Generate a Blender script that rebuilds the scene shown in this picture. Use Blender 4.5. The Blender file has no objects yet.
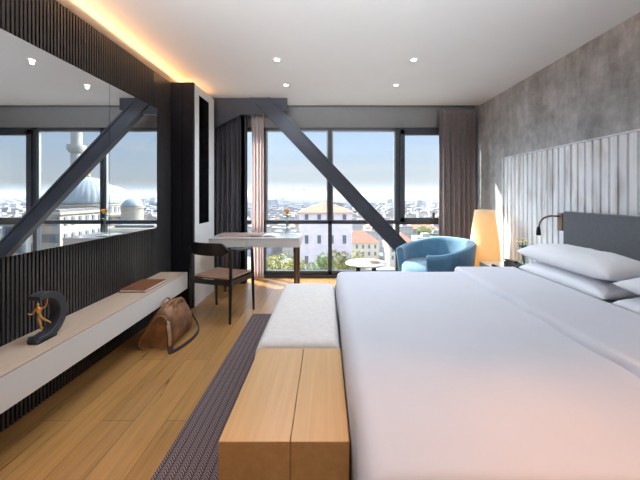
import bpy, bmesh, math, random
from mathutils import Vector, Matrix, noise
PI = math.pi
S = bpy.context.scene
COL = S.collection
F = 320.0
EYE = 1.34
random.seed(7)

# ------------------------------------------------------------------ helpers
class B:
    """collects shapes, build() links them as ONE mesh object"""
    def __init__(self):
        self.v = []; self.f = []; self.m = []
    def add(self, vs, fs, mi=0):
        o = len(self.v)
        self.v += [tuple(p) for p in vs]
        self.f += [tuple(i + o for i in f) for f in fs]
        self.m += [mi] * len(fs)
        return self
    def box(self, x0, x1, y0, y1, z0, z1, mi=0):
        vs = [(x, y, z) for z in (z0, z1) for y in (y0, y1) for x in (x0, x1)]
        fs = [(0, 2, 3, 1), (4, 5, 7, 6), (0, 1, 5, 4), (2, 6, 7, 3), (0, 4, 6, 2), (1, 3, 7, 5)]
        return self.add(vs, fs, mi)
    def prism(self, poly, a, b, axis='y', mi=0):
        n = len(poly)
        def P(p, t):
            return {'y': (p[0], t, p[1]), 'x': (t, p[0], p[1]), 'z': (p[0], p[1], t)}[axis]
        vs = [P(p, a) for p in poly] + [P(p, b) for p in poly]
        fs = [tuple(range(n))[::-1], tuple(range(n, 2 * n))] + [(i, (i + 1) % n, n + (i + 1) % n, n + i) for i in range(n)]
        return self.add(vs, fs, mi)
    def lathe(self, prof, c=(0, 0, 0), n=32, ribs=0, rib=0.0, mi=0, sweep=2 * PI, start=0.0):
        vs = []; fs = []
        full = abs(sweep - 2 * PI) < 1e-6
        cnt = n if full else n + 1
        for r, z in prof:
            for k in range(cnt):
                a = start + sweep * k / n
                rr = r * (1 + (rib * abs(math.cos(ribs * a / 2)) if ribs else 0))
                vs.append((c[0] + rr * math.cos(a), c[1] + rr * math.sin(a), c[2] + z))
        for i in range(len(prof) - 1):
            for k in range(n):
                k2 = (k + 1) % cnt
                fs.append((i * cnt + k, i * cnt + k2, (i + 1) * cnt + k2, (i + 1) * cnt + k))
        if full:
            if prof[0][0] > 1e-6: fs.append(tuple(range(cnt))[::-1])
            if prof[-1][0] > 1e-6: fs.append(tuple((len(prof) - 1) * cnt + k for k in range(cnt)))
        return self.add(vs, fs, mi)
    def tube(self, pts, r, n=10, mi=0, flat=1.0):
        pts = [Vector(p) for p in pts]; m = len(pts)
        rs = r if isinstance(r, (list, tuple)) else [r] * m
        vs = []; fs = []; up = None
        for i, p in enumerate(pts):
            t = (pts[min(i + 1, m - 1)] - pts[max(i - 1, 0)]).normalized()
            if up is None:
                up = Vector((0, 0, 1)) if abs(t.z) < .9 else Vector((0, 1, 0))
            s = t.cross(up).normalized(); u = s.cross(t).normalized(); up = u
            for k in range(n):
                a = 2 * PI * k / n
                vs.append(p + s * math.cos(a) * rs[i] + u * math.sin(a) * rs[i] * flat)
        for i in range(m - 1):
            for k in range(n):
                fs.append((i * n + k, i * n + (k + 1) % n, (i + 1) * n + (k + 1) % n, (i + 1) * n + k))
        fs.append(tuple(range(n))[::-1]); fs.append(tuple((m - 1) * n + k for k in range(n)))
        return self.add(vs, fs, mi)
    def grid(self, fn, nu, nv, closed_u=False, mi=0):
        cu = nu if closed_u else nu + 1
        vs = [fn(i / nu, j / nv) for j in range(nv + 1) for i in range(cu)]
        fs = [(j * cu + i, j * cu + (i + 1) % cu, (j + 1) * cu + (i + 1) % cu, (j + 1) * cu + i) for j in range(nv) for i in range(nu)]
        return self.add(vs, fs, mi)
    def build(self, name, mat, parent=None, smooth=False, bevel=0, seg=2, local=False, subsurf=0, solid=0, angle=40):
        off = Vector((0, 0, 0)); q = parent
        while q is not None and not local:
            off += q.location; q = q.parent
        me = bpy.data.meshes.new(name)
        me.from_pydata([Vector(p) - off for p in self.v], [], self.f)
        mats = mat if isinstance(mat, (list, tuple)) else [mat]
        for m in mats: me.materials.append(m)
        me.polygons.foreach_set('material_index', self.m)
        bm = bmesh.new(); bm.from_mesh(me); bmesh.ops.recalc_face_normals(bm, faces=bm.faces); bm.to_mesh(me); bm.free()
        if smooth:
            me.polygons.foreach_set('use_smooth', [True] * len(me.polygons))
            if smooth == 'auto':
                me.set_sharp_from_angle(angle=math.radians(angle))
        me.update()
        o = bpy.data.objects.new(name, me); COL.objects.link(o)
        if parent: o.parent = parent
        if solid:
            d = o.modifiers.new('solid', 'SOLIDIFY'); d.thickness = solid; d.offset = -1
        if bevel:
            d = o.modifiers.new('bevel', 'BEVEL'); d.width = bevel; d.segments = seg; d.limit_method = 'ANGLE'; d.angle_limit = math.radians(35)
            d.harden_normals = False
        if subsurf:
            d = o.modifiers.new('sub', 'SUBSURF'); d.levels = subsurf; d.render_levels = subsurf
        return o

def tag(o, label, cat, group=None, kind=None):
    if label: o['label'] = label
    if cat: o['category'] = cat
    if group: o['group'] = group
    if kind: o['kind'] = kind
    return o
def thing(name, label, cat, loc=(0, 0, 0), rz=0, group=None):
    o = bpy.data.objects.new(name, None); COL.objects.link(o)
    o.location = loc; o.rotation_euler = (0, 0, rz); o.empty_display_size = .1
    return tag(o, label, cat, group)
def struct(o):
    o['kind'] = 'structure'; return o
def dup(root, loc, rz=0, label=None):
    r = root.copy(); COL.objects.link(r); r.location = loc; r.rotation_euler = (0, 0, rz)
    if label: r['label'] = label
    for ch in list(root.children):
        c = ch.copy(); COL.objects.link(c); c.parent = r
        for g in ch.children:
            d = g.copy(); COL.objects.link(d); d.parent = c
    return r
def smoothstep(a, b, x):
    t = max(0, min(1, (x - a) / (b - a))); return t * t * (3 - 2 * t)
def nz(x, y, z=0.0): return noise.noise(Vector((x, y, z)))

# ------------------------------------------------------------------ materials
class NT:
    def __init__(self, name):
        self.mat = bpy.data.materials.new(name); self.mat.use_nodes = True
        self.t = self.mat.node_tree; self.n = self.t.nodes; self.l = self.t.links
        self.b = self.n.get('Principled BSDF'); self.out = self.n.get('Material Output')
    def new(self, ty, **kw):
        n = self.n.new(ty)
        for k, v in kw.items():
            if hasattr(n, k): setattr(n, k, v)
        return n
    def put(self, sock, v):
        if isinstance(v, bpy.types.NodeSocket): self.l.new(v, sock)
        else: sock.default_value = v
    def math(self, op, a, b=0.0):
        n = self.new('ShaderNodeMath', operation=op); self.put(n.inputs[0], a); self.put(n.inputs[1], b); return n.outputs[0]
    def coords(self, scale=(1, 1, 1), rot=(0, 0, 0), kind='Object'):
        if kind == 'World':
            c = self.new('ShaderNodeNewGeometry').outputs['Position']
        else:
            c = self.new('ShaderNodeTexCoord').outputs[kind]
        m = self.new('ShaderNodeMapping'); m.inputs['Scale'].default_value = scale; m.inputs['Rotation'].default_value = rot
        self.l.new(c, m.inputs['Vector']); return m.outputs[0]
    def noise(self, vec, scale=5, detail=4, rough=.55, dist=0):
        n = self.new('ShaderNodeTexNoise'); n.inputs['Scale'].default_value = scale; n.inputs['Detail'].default_value = detail
        n.inputs['Roughness'].default_value = rough; n.inputs['Distortion'].default_value = dist
        self.l.new(vec, n.inputs['Vector']); return n.outputs['Fac']
    def ramp(self, fac, stops, interp='LINEAR'):
        r = self.new('ShaderNodeValToRGB'); r.color_ramp.interpolation = interp
        e = r.color_ramp.elements
        while len(e) < len(stops): e.new(.5)
        for el, (p, c) in zip(e, stops):
            el.position = p; el.color = (*c, 1)
        self.l.new(fac, r.inputs[0]); return r.outputs[0]
    def mix(self, fac, a, b, mode='MIX'):
        n = self.new('ShaderNodeMix', data_type='RGBA', blend_type=mode)
        self.put(n.inputs[0], fac)
        self.put(n.inputs[6], a if isinstance(a, bpy.types.NodeSocket) else (*a, 1))
        self.put(n.inputs[7], b if isinstance(b, bpy.types.NodeSocket) else (*b, 1)); return n.outputs[2]
    def bump(self, h, strength=.2, dist=.01):
        n = self.new('ShaderNodeBump'); n.inputs['Strength'].default_value = strength; n.inputs['Distance'].default_value = dist
        self.l.new(h, n.inputs['Height']); self.l.new(n.outputs[0], self.b.inputs['Normal'])
    def set(self, color=None, rough=.5, metal=0, spec=.5, sheen=0, coat=0):
        if color is not None: self.put(self.b.inputs['Base Color'], color if isinstance(color, bpy.types.NodeSocket) else (*color, 1))
        self.put(self.b.inputs['Roughness'], rough); self.b.inputs['Metallic'].default_value = metal
        self.b.inputs['Specular IOR Level'].default_value = spec
        self.b.inputs['Sheen Weight'].default_value = sheen; self.b.inputs['Coat Weight'].default_value = coat
        return self.mat

def plain(name, c, rough=.5, metal=0, spec=.5, var=.06, scale=12, bump=0, sheen=0, coat=0, bscale=None):
    m = NT(name); v = m.coords()
    f = m.noise(v, scale, 3)
    lo = tuple(max(0, x * (1 - var)) for x in c); hi = tuple(min(1, x * (1 + var)) for x in c)
    col = m.ramp(f, [(.3, lo), (.7, hi)])
    if bump: m.bump(m.noise(v, bscale or scale * 8, 2), bump, .004)
    return m.set(col, rough, metal, spec, sheen, coat)
def emit(name, c, s):
    m = NT(name); m.set((.8, .8, .8), .4); m.b.inputs['Emission Color'].default_value = (*c, 1); m.b.inputs['Emission Strength'].default_value = s
    return m.mat
def wood(name, c1, c2, axis='y', rough=.4, gs=26, spec=.5, seam=None):
    m = NT(name)
    sc = {'y': (gs, 1.2, gs), 'x': (1.2, gs, gs), 'z': (gs, gs, 1.2)}[axis]
    v = m.coords(sc); f = m.noise(v, 1.0, 6, .6, .6)
    f2 = m.noise(m.coords(tuple(s * .12 for s in sc)), 1.0, 2)
    col = m.ramp(f, [(.3, c1), (.7, c2)])
    col = m.mix(m.math('MULTIPLY', f2, .35), col, tuple(x * .7 for x in c1))
    m.bump(f, .06, .002)
    return m.set(col, rough, 0, spec)

M = {}
M['ceiling'] = plain('ceiling_paint', (.80, .79, .77), .9, var=.015, scale=2)
M['white_paint'] = plain('white_lacquer', (.78, .77, .75), .35, var=.02, scale=3)
M['white_gloss'] = plain('white_gloss', (.80, .79, .78), .12, var=.02, scale=3, coat=.4)
M['black_lacquer'] = plain('black_lacquer', (.008, .008, .012), .5, var=.2, spec=.2)
M['slat'] = plain('slat_stain', (.036, .033, .034), .34, var=.25, scale=20)
M['steel'] = plain('dark_steel_paint', (.034, .037, .050), .42, var=.15, scale=5, spec=.5)
M['alu'] = plain('window_aluminium', (.055, .062, .075), .38, metal=.2, var=.1)
M['alu_light'] = plain('window_aluminium_light', (.35, .37, .39), .35, metal=.5, var=.05)
M['bulkhead'] = plain('bulkhead_paint', (.27, .265, .26), .85, var=.03)
M['duvet'] = plain('white_cotton', (.61, .62, .68), .85, var=.015, scale=4, bump=.05, bscale=350, sheen=.15)
M['pillow'] = plain('white_pillowcase', (.80, .81, .85), .85, var=.015, scale=4, bump=.08, bscale=60, sheen=.15)
M['mattress'] = plain('mattress_ticking', (.75, .74, .72), .9)
M['cushion'] = plain('bench_fabric', (.70, .66, .63), .9, var=.06, scale=30, bump=.25, bscale=400, sheen=.2)
M['headboard'] = plain('charcoal_felt', (.085, .092, .105), .85, var=.12, scale=40, bump=.25, bscale=300, sheen=.3)
M['blue'] = plain('blue_velvet', (.07, .185, .29), .8, var=.14, scale=14, bump=.12, bscale=250, sheen=.6)
M['blue_piping'] = plain('blue_piping', (.16, .33, .46), .8, var=.1, sheen=.5)
M['curtain'] = plain('mauve_drape', (.23, .185, .185), .8, var=.12, scale=20, bump=.2, bscale=300, sheen=.4)
M['curtain_dark'] = plain('navy_drape', (.060, .054, .068), .8, var=.12, scale=20, bump=.2, bscale=300, sheen=.4)
M['black_wood'] = plain('black_ash', (.014, .012, .011), .42, var=.3, scale=30)
M['seat_leather'] = plain('tan_seat_leather', (.24, .135, .085), .5, var=.18, scale=18, bump=.15, bscale=120)
M['walnut'] = wood('walnut', (.09, .045, .028), (.17, .09, .055), 'z', .4)
M['bronze'] = plain('bronze', (.18, .13, .09), .35, metal=.8, var=.1)
M['chrome'] = plain('brushed_metal', (.62, .62, .62), .25, metal=1, var=.05)
M['gold'] = plain('gilded_bronze', (.80, .42, .12), .28, metal=.85, var=.1)
M['slate'] = plain('dark_cast_metal', (.045, .050, .062), .45, metal=.3, var=.2, scale=40)
M['slate_dark'] = M['slate']
M['book'] = plain('book_leather', (.22, .085, .035), .45, var=.15, scale=25)
M['paper'] = plain('paper', (.85, .83, .79), .8, var=.02)
M['strap'] = plain('dark_strap', (.035, .026, .026), .6, var=.2)
M['bag'] = plain('brown_leather', (.20, .082, .028), .42, var=.55, scale=9, bump=.35, bscale=30)
M['bag_trim'] = plain('tan_trim', (.34, .19, .095), .45, var=.2)
M['glass_dark'] = plain('dark_niche', (.012, .011, .014), .25, var=.2)
M['oak_block'] = wood('oak_block', (.50, .27, .088), (.60, .35, .135), 'y', .38, 30)
M['oak_top'] = wood('bench_oak', (.58, .44, .33), (.66, .52, .41), 'y', .4, 30)
M['green'] = plain('leaf_green', (.06, .17, .03), .5, var=.3)
M['rose'] = plain('rose_petal', (.85, .36, .05), .6, var=.2, scale=60)
M['lily'] = plain('lily_petal', (.90, .78, .38), .6, var=.1, scale=60)
M['black_plastic'] = plain('black_plastic', (.015, .015, .017), .3)
M['terracotta_dish'] = plain('tan_dish', (.45, .26, .14), .5)
M['teak'] = wood('teak_trim', (.30, .17, .09), (.42, .25, .14), 'z', .5)
M['nightstand'] = plain('nightstand_lacquer', (.55, .52, .48), .4)
M['blotter'] = plain('desk_blotter', (.38, .24, .17), .55, var=.1)
M['led'] = emit('led_strip', (1.0, .50, .15), 1.2)
M['lens'] = emit('downlight_lens', (1.0, .86, .66), 18.0)
M['shade'] = None

# clear glass that lets daylight straight through
def glass_mat(name, tint, refl=.06):
    m = NT(name); tr = m.new('ShaderNodeBsdfTransparent'); tr.inputs[0].default_value = (*tint, 1)
    gl = m.new('ShaderNodeBsdfGlossy'); gl.inputs['Roughness'].default_value = .02
    fr = m.new('ShaderNodeLayerWeight'); fr.inputs[0].default_value = .5
    f5 = m.math('POWER', fr.outputs['Facing'], 5.0)
    mx = m.new('ShaderNodeMixShader'); m.l.new(m.math('ADD', m.math('MULTIPLY', f5, .8), refl), mx.inputs[0])
    m.l.new(tr.outputs[0], mx.inputs[1]); m.l.new(gl.outputs[0], mx.inputs[2]); m.l.new(mx.outputs[0], m.out.inputs[0])
    return m.mat
M['glass'] = glass_mat('window_glass', (.97, .985, .99), .03)
M['vase'] = glass_mat('vase_glass', (.88, .93, .93), .06)
def mirror_mat():
    m = NT('mirror_silver'); return m.set((.67, .69, .71), .0, 1.0)
M['mirror'] = mirror_mat()
# sheer curtain
def sheer_mat():
    m = NT('sheer_voile'); d = m.new('ShaderNodeBsdfDiffuse'); d.inputs[0].default_value = (.82, .73, .71, 1)
    tl = m.new('ShaderNodeBsdfTranslucent'); tl.inputs[0].default_value = (.84, .74, .71, 1)
    a = m.new('ShaderNodeMixShader'); a.inputs[0].default_value = .5
    m.l.new(d.outputs[0], a.inputs[1]); m.l.new(tl.outputs[0], a.inputs[2]); m.l.new(a.outputs[0], m.out.inputs[0])
    return m.mat
M['sheer'] = sheer_mat()
# paper lamp: translucent paper, lit by its own bulb
def lamp_mat():
    m = NT('lamp_paper'); d = m.new('ShaderNodeBsdfDiffuse'); d.inputs[0].default_value = (.90, .77, .56, 1)
    tl = m.new('ShaderNodeBsdfTranslucent'); tl.inputs[0].default_value = (.92, .78, .55, 1)
    a = m.new('ShaderNodeMixShader'); a.inputs[0].default_value = .55
    m.l.new(d.outputs[0], a.inputs[1]); m.l.new(tl.outputs[0], a.inputs[2]); m.l.new(a.outputs[0], m.out.inputs[0])
    return m.mat
M['shade'] = lamp_mat()
# plank floor
def floor_mat():
    m = NT('oak_planks')
    v = m.coords((1, 1, 1), (0, 0, PI / 2), 'World')
    br = m.new('ShaderNodeTexBrick'); br.offset = .37; br.offset_frequency = 2
    m.l.new(v, br.inputs['Vector'])
    br.inputs['Color1'].default_value = (.43, .235, .082, 1); br.inputs['Color2'].default_value = (.32, .167, .055, 1)
    br.inputs['Mortar'].default_value = (.075, .036, .016, 1)
    br.inputs['Scale'].default_value = 1; br.inputs['Mortar Size'].default_value = .0016; br.inputs['Bias'].default_value = -.1
    br.inputs['Brick Width'].default_value = 1.9; br.inputs['Row Height'].default_value = .19
    g = m.noise(m.coords((34, 1.6, 1), kind='World'), 1, 6, .65, .8)
    col = m.mix(.65, br.outputs['Color'], m.ramp(g, [(.3, (.55, .5, .45)), (.5, (.92, .9, .88)), (.72, (1.25, 1.2, 1.12))]), 'MULTIPLY')
    m.bump(g, .05, .002)
    return m.set(col, m.ramp(g, [(.2, (.24,) * 3), (.8, (.38,) * 3)]), 0, .5)
M['floor'] = floor_mat()
# woven rug: lengthwise bands of alternating diagonal weave
def rug_mat():
    m = NT('woven_rug'); g = m.new('ShaderNodeNewGeometry'); s = m.new('ShaderNodeSeparateXYZ'); m.l.new(g.outputs['Position'], s.inputs[0])
    x = m.math('MULTIPLY', s.outputs[0], 1 / .042)
    tri = m.math('ABSOLUTE', m.math('SUBTRACT', m.math('FRACT', x), .5))
    zig = m.math('FRACT', m.math('ADD', m.math('MULTIPLY', s.outputs[1], 1 / .017), m.math('MULTIPLY', tri, 3.2)))
    dash = m.math('GREATER_THAN', zig, .52)
    band = m.math('GREATER_THAN', tri, .41)
    col = m.mix(dash, (.042, .030, .034), (.25, .195, .195))
    col = m.mix(band, col, (.055, .040, .045))
    n = m.noise(m.coords((1, 1, 1)), 60, 2)
    col = m.mix(m.math('MULTIPLY', n, .3), col, (.12, .09, .095))
    m.bump(zig, .4, .004)
    return m.set(col, .95, 0, .2)
M['rug'] = rug_mat()
# rough plaster
def plaster_mat():
    m = NT('grey_plaster'); v = m.coords((1, 1, 1))
    f1 = m.noise(v, 1.3, 5, .6, .4); f2 = m.noise(v, 9, 6, .7, .3); f3 = m.noise(m.coords((1, 2.2, .6)), 3.5, 4)
    c = m.ramp(f1, [(.3, (.29, .295, .295)), (.52, (.43, .44, .445)), (.72, (.58, .595, .605))])
    c = m.mix(.8, c, m.ramp(f2, [(.3, (.72, .71, .70)), (.7, (1.22, 1.22, 1.22))]), 'MULTIPLY')
    c = m.mix(.75, c, m.ramp(f3, [(.35, (.75, .74, .73)), (.65, (1.15, 1.16, 1.18))]), 'MULTIPLY')
    m.bump(f2, .35, .01)
    return m.set(c, .85, 0, .3)
M['plaster'] = plaster_mat()
# pale washed timber panel with brown run marks
def washed_mat():
    m = NT('whitewashed_panel')
    st = m.noise(m.coords((1, 9, 1.1)), 1, 5, .65, .5); st2 = m.noise(m.coords((1, 2.2, 1.3)), 1.1, 3, .5)
    fine = m.noise(m.coords((1, 40, 3)), 1, 4)
    c = m.ramp(fine, [(.3, (.78, .80, .82)), (.7, (.90, .915, .93))])
    k = m.math('MULTIPLY', m.ramp(st, [(.46, (0, 0, 0)), (.66, (1, 1, 1))]), m.ramp(st2, [(.44, (0, 0, 0)), (.58, (1, 1, 1))]))
    c = m.mix(m.math('MULTIPLY', k, .75), c, (.36, .32, .27))
    g = m.ramp(m.noise(m.coords((1, 6, .7)), 1, 4), [(.4, (.82, .83, .84)), (.65, (1.0, 1.0, 1.0))])
    c = m.mix(.8, c, g, 'MULTIPLY')
    return m.set(c, .7, 0, .3)
M['washed'] = washed_mat()
# outdoors
def facade_mat(name, walls, win=(.30, .31, .33), pw=2.7, ph=3.1):
    m = NT(name); tc = m.new('ShaderNodeTexCoord'); s = m.new('ShaderNodeSeparateXYZ'); m.l.new(tc.outputs['Object'], s.inputs[0])
    n = m.new('ShaderNodeSeparateXYZ'); m.l.new(tc.outputs['Normal'], n.inputs[0])
    u = m.math('FRACT', m.math('MULTIPLY', m.math('ADD', s.outputs[0], s.outputs[1]), 1 / pw))
    w = m.math('FRACT', m.math('MULTIPLY', s.outputs[2], 1 / ph))
    a = m.math('MULTIPLY', m.math('GREATER_THAN', u, .3), m.math('LESS_THAN', u, .72))
    b = m.math('MULTIPLY', m.math('GREATER_THAN', w, .28), m.math('LESS_THAN', w, .78))
    k = m.math('MULTIPLY', m.math('MULTIPLY', a, b), m.math('LESS_THAN', m.math('ABSOLUTE', n.outputs[2]), .4))
    oi = m.new('ShaderNodeObjectInfo')
    col = m.ramp(oi.outputs['Random'], [(i / len(walls), c) for i, c in enumerate(walls)], 'CONSTANT')
    return m.set(m.mix(k, col, win), .85, 0, .2)
PALE = [tuple(v * .60 for v in c) for c in [(.74, .70, .64), (.66, .64, .62), (.80, .77, .72), (.62, .57, .52), (.72, .66, .60), (.78, .74, .70), (.60, .60, .62), (.76, .68, .58)]]
M['facade'] = facade_mat('city_facade', PALE)
M['roof_flat'] = plain('flat_roof', (.165, .155, .15), .9, var=.25, scale=.3)
M['roof_tile'] = plain('terracotta_roof', (.34, .16, .10), .85, var=.22, scale=1.2)
M['city_far'] = plain('far_city', (.26, .26, .27), .9, var=.3, scale=.05)
M['ground'] = plain('city_ground', (.20, .195, .18), .9, var=.3, scale=.06)
M['pink'] = plain('pink_render', (.74, .65, .68), .85, var=.08, scale=.6)
M['cream'] = plain('cream_render', (.62, .56, .44), .85, var=.08, scale=.6)
M['stone'] = plain('pale_stone', (.33, .30, .245), .85, var=.1, scale=.8)
M['lead'] = plain('lead_dome', (.22, .25, .26), .6, var=.1, scale=1.0)
M['marble'] = plain('minaret_stone', (.34, .33, .30), .7, var=.05)
M['win_dark'] = plain('dark_glazing', (.15, .165, .19), .3, var=.2, scale=1)
M['crown'] = plain('olive_foliage', (.24, .23, .07), .8, var=.5, scale=.8)
M['crown2'] = plain('green_foliage', (.15, .20, .075), .8, var=.5, scale=.8)
M['bark'] = plain('bark', (.12, .08, .05), .9)

# ------------------------------------------------------------------ geometry constants
XR = 2.42; XM = -1.785; XS = -1.83; XL = -2.02; H = 2.75; YC = 5.04; YW = 5.20; YB = -1.6
def PX(px, Y): return (px - 326) * Y / F
def PZ(py, Y): return EYE + (195 - py) * Y / F

# ------------------------------------------------------------------ room shell
struct(B().box(XL - .1, XR + .1, YB - .1, YW + .1, -.12, 0).build('floor', M['floor']))
struct(B().box(XL - .1, XR + .1, YB - .1, YC, H, H + .14).build('ceiling', M['ceiling']))
struct(B().box(XR, XR + .12, YB - .1, YW + .12, -.12, 3.05).build('wall_right', M['plaster']))
struct(B().box(XL - .12, XL, YB - .1, YW + .12, -.12, 3.05).build('wall_left', M['ceiling']))
struct(B().box(XL, XR, YB - .12, YB, -.0, H).build('wall_back', M['ceiling']))
w = B()
w.box(XL, XR, YW, YW + .14, 2.437, 3.05)                 # bulkhead over the glazing
w.box(XL, -1.98, YW, YW + .14, 0, 2.437)
w.box(2.342, XR, YW, YW + .14, 0, 2.437)
w.box(XL, XR, YC, YW, 2.93, 3.05)                        # top of the curtain recess
w.box(XL, XR, YC - .002, YC + .02, H + .1401, 2.93)
struct(w.build('wall_front', M['bulkhead']))
struct(B().box(XL, XR, YW - .03, YW + .10, 0.0001, .05).build('trim_1', M['alu']))

# window: frame, mullions, transom, opening sash, panes
win = B()
zt, zb = 2.437, .05
yf0, yf1 = YW + .00, YW + .09
def bar(x0, x1, z0, z1, a=yf0, b=yf1): win.box(x0, x1, a, b, z0, z1)
bar(-1.98, 2.345, zt - .045, zt); bar(-1.98, 2.345, zb, zb + .055)
for xm in (-1.98 + .03, -1.01, .065, 1.165, 2.31):
    bar(xm - .032, xm + .032, zb, zt)
bar(-1.98, 1.165, .868, .930)
bar(1.165, 2.345, .860, .905)
window = struct(win.build('window_1', M['alu'], bevel=.004))
sash = B()
sx0, sx1 = 1.20, 2.28
for r in ((sx0, sx0 + .075, .905, 2.40), (sx1 - .06, sx1, .905, 2.40), (sx0, sx1, .905, .975), (sx0, sx1, 2.31, 2.40)):
    sash.box(r[0], r[1], yf0 - .035, yf0 + .04, r[2], r[3])
so = sash.build('sash', M['alu'], window, bevel=.004)
hb = B().box(1.66, 1.80, yf0 - .05, yf0 - .034, .93, .965).box(1.71, 1.745, yf0 - .075, yf0 - .034, .95, 1.06)
hb.build('handle', M['black_plastic'], so, bevel=.004)
lt = B()
for x0, x1 in ((-.975, .033), (.097, 1.133), (-1.915, -1.045)):
    lt.box(x0, x0 + .022, yf0 + .02, yf0 + .06, .93, 2.392); lt.box(x1 - .022, x1, yf0 + .02, yf0 + .06, .93, 2.392)
    lt.box(x0, x1, yf0 + .02, yf0 + .06, 2.372, 2.392)
lt.build('glazing_bead', M['alu_light'], window)
for x0, x1 in ((-1.918, -1.042), (-.978, .033), (.097, 1.133)):
    for z0, z1 in ((.105, .868), (.930, 2.392)):
        B().box(x0, x1, yf0 + .045, yf0 + .053, z0, z1).build('pane', M['glass'], window)
for x0, x1, z0, z1 in ((1.197, 2.278, .105, .86), (1.275, 2.22, .975, 2.31)):
    B().box(x0, x1, yf0 + .045, yf0 + .053, z0, z1).build('pane', M['glass'], window)

# slatted wall cladding with recess for the mirror
MZ0, MZ1, MY0, MY1 = .995, 2.254, .2, 3.39
ST = 2.661
cl = B()
cl.box(XL, XS - .032, YB, 3.775, .0001, ST - .02)
y = YB + .005
while y < 3.375:
    if y + .0150 > MY0 - .005:
        cl.box(XS - .032, XS, y, y + .0150, .0001, MZ0 - .004); cl.box(XS - .032, XS, y, y + .0150, MZ1 + .004, ST)
    else:
        cl.box(XS - .032, XS, y, y + .0150, .0001, ST)
    y += .0268
cl.box(XS - .032, XS, MY1 + .004, 3.775, .0001, ST)
struct(tag(cl.build('trim_2', M['slat']), None, None))
# cove led strip lying on top of the cladding
led = B().box(XS - .06, XS - .03, YB, 4.45, ST + .002, ST + .010).build('led_strip', M['led'])
tag(led, 'warm glowing light strip hidden on top of the dark slatted cladding', 'light strip')

cL = bpy.data.lights.new('cove', 'AREA'); cL.shape = 'RECTANGLE'; cL.size = .02; cL.size_y = 6.0; cL.energy = 17; cL.color = (1, .45, .14); cL.spread = math.radians(80)
cO = bpy.data.objects.new('cove_lamp', cL); COL.objects.link(cO); cO.location = (XS - .075, 1.45, ST + .018)
zl = Vector((-math.cos(math.radians(20)), 0, -math.sin(math.radians(20)))); yl = Vector((0, 1, 0)); xl = yl.cross(zl)
cO.rotation_euler = Matrix((xl, yl, zl)).transposed().to_euler()
# mirror
mr = thing('wall_mirror', 'large frameless mirror set into the dark slatted wall', 'mirror', (XM, 1.8, MZ0))
for a, b in ((MY0, 2.637), (2.641, MY1)):
    B().box(XS + .0005, XM, a, b, MZ0, MZ1).build('mirror_panel', M['mirror'], mr)

# floating bench shelf on the left
fs = thing('floating_shelf', 'long white floating shelf with pale wood top under the mirror', 'shelf', (XS, 1.5, .305))
BX = -1.534; BY1 = 3.545
B().box(XS + .0005, BX, YB, BY1, .305, .475).build('shelf_body', M['white_paint'], fs, bevel=.004)
B().box(XS + .0005, BX - .0, YB, BY1, .4755, .487).build('shelf_top', M['oak_top'], fs, bevel=.002)

# tall black cabinet front and white display unit
tc = thing('tall_cabinet', 'tall black cabinet end between the mirror and the white display unit', 'cabinet', (-1.70, 3.80, 0))
UX = -1.57; UT = 2.675
B().box(XL + .001, UX - .002, 3.79, 3.83, .0005, UT).build('body', M['black_lacquer'], tc)
B().box(XS + .003, -1.698, 3.778, 3.789, .50, UT - .005).build('door', M['black_lacquer'], tc, bevel=.002)
B().box(-1.694, UX - .002, 3.778, 3.789, .02, UT - .005).build('door', M['black_lacquer'], tc, bevel=.002)
du = thing('display_unit', 'white tall display unit with a narrow dark niche beside the desk', 'shelving unit', (-1.72, 4.1, 0))
y0, y1, n0, n1, nz0, nz1 = 3.832, 4.486, 3.956, 4.294, .98, 2.576
u = B()
u.box(-1.86, UX, y0, n0, .0005, UT).box(-1.86, UX, n1, y1, .0005, UT)
u.box(-1.86, UX, n0, n1, .0005, nz0).box(-1.86, UX, n0, n1, nz1, UT).box(-1.86, -1.83, n0, n1, nz0, nz1)
u.build('body', M['white_paint'], du)
u = B().box(-1.829, -1.825, n0 + .001, n1 - .001, nz0 + .001, nz1 - .001)
u.box(-1.825, -1.572, n0 + .0005, n0 + .004, nz0 + .001, nz1 - .001).box(-1.825, -1.572, n1 - .004, n1 - .0005, nz0 + .001, nz1 - .001)
u.box(-1.825, -1.572, n0 + .004, n1 - .004, nz1 - .004, nz1 - .0005).box(-1.825, -1.572, n0 + .004, n1 - .004, nz0 + .0005, nz0 + .004)
u.build('niche_lining', M['glass_dark'], du)
for z in (1.43, 1.93):
    B().box(-1.82, -1.59, n0 + .005, n1 - .005, z, z + .008).build('glass_shelf', M['vase'], du)

# ------------------------------------------------------------------ steel brace
YA, YZ_ = 4.62, 4.73
br = thing('steel_brace', 'big dark steel diagonal brace crossing in front of the window', 'steel brace', (-.6, 4.7, 0))
def pl(lst, Y=YA): return [(PX(a, Y), PZ(b, Y)) for a, b in lst]
def dg(off0, off1):    # slanted strip between two offsets along x
    return [(PX(250.3 + off0, YA), H - .001), (PX(250.3 + off1, YA), H - .001), (PX(429.6 + off1, YA), .0005), (PX(429.6 + off0, YA), .0005)]
b = B().prism(dg(0, 19.5), YA + .012, YZ_ - .012)
b.build('web', M['steel'], br, bevel=.004)
B().prism(dg(16.8, 19.9), YA, YZ_).build('flange', M['steel'], br, bevel=.003)
B().prism(dg(-.4, 2.2), YA, YZ_).build('flange', M['steel'], br, bevel=.003)
g = B().prism(pl([(198, 97.6), (287, 97.6), (287, 110), (262, 114), (240, 114.5), (198, 137)], YA + .03), YA + .03, YZ_ - .03)
g.build('gusset_plate', M['steel'], br, bevel=.003)
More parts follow.
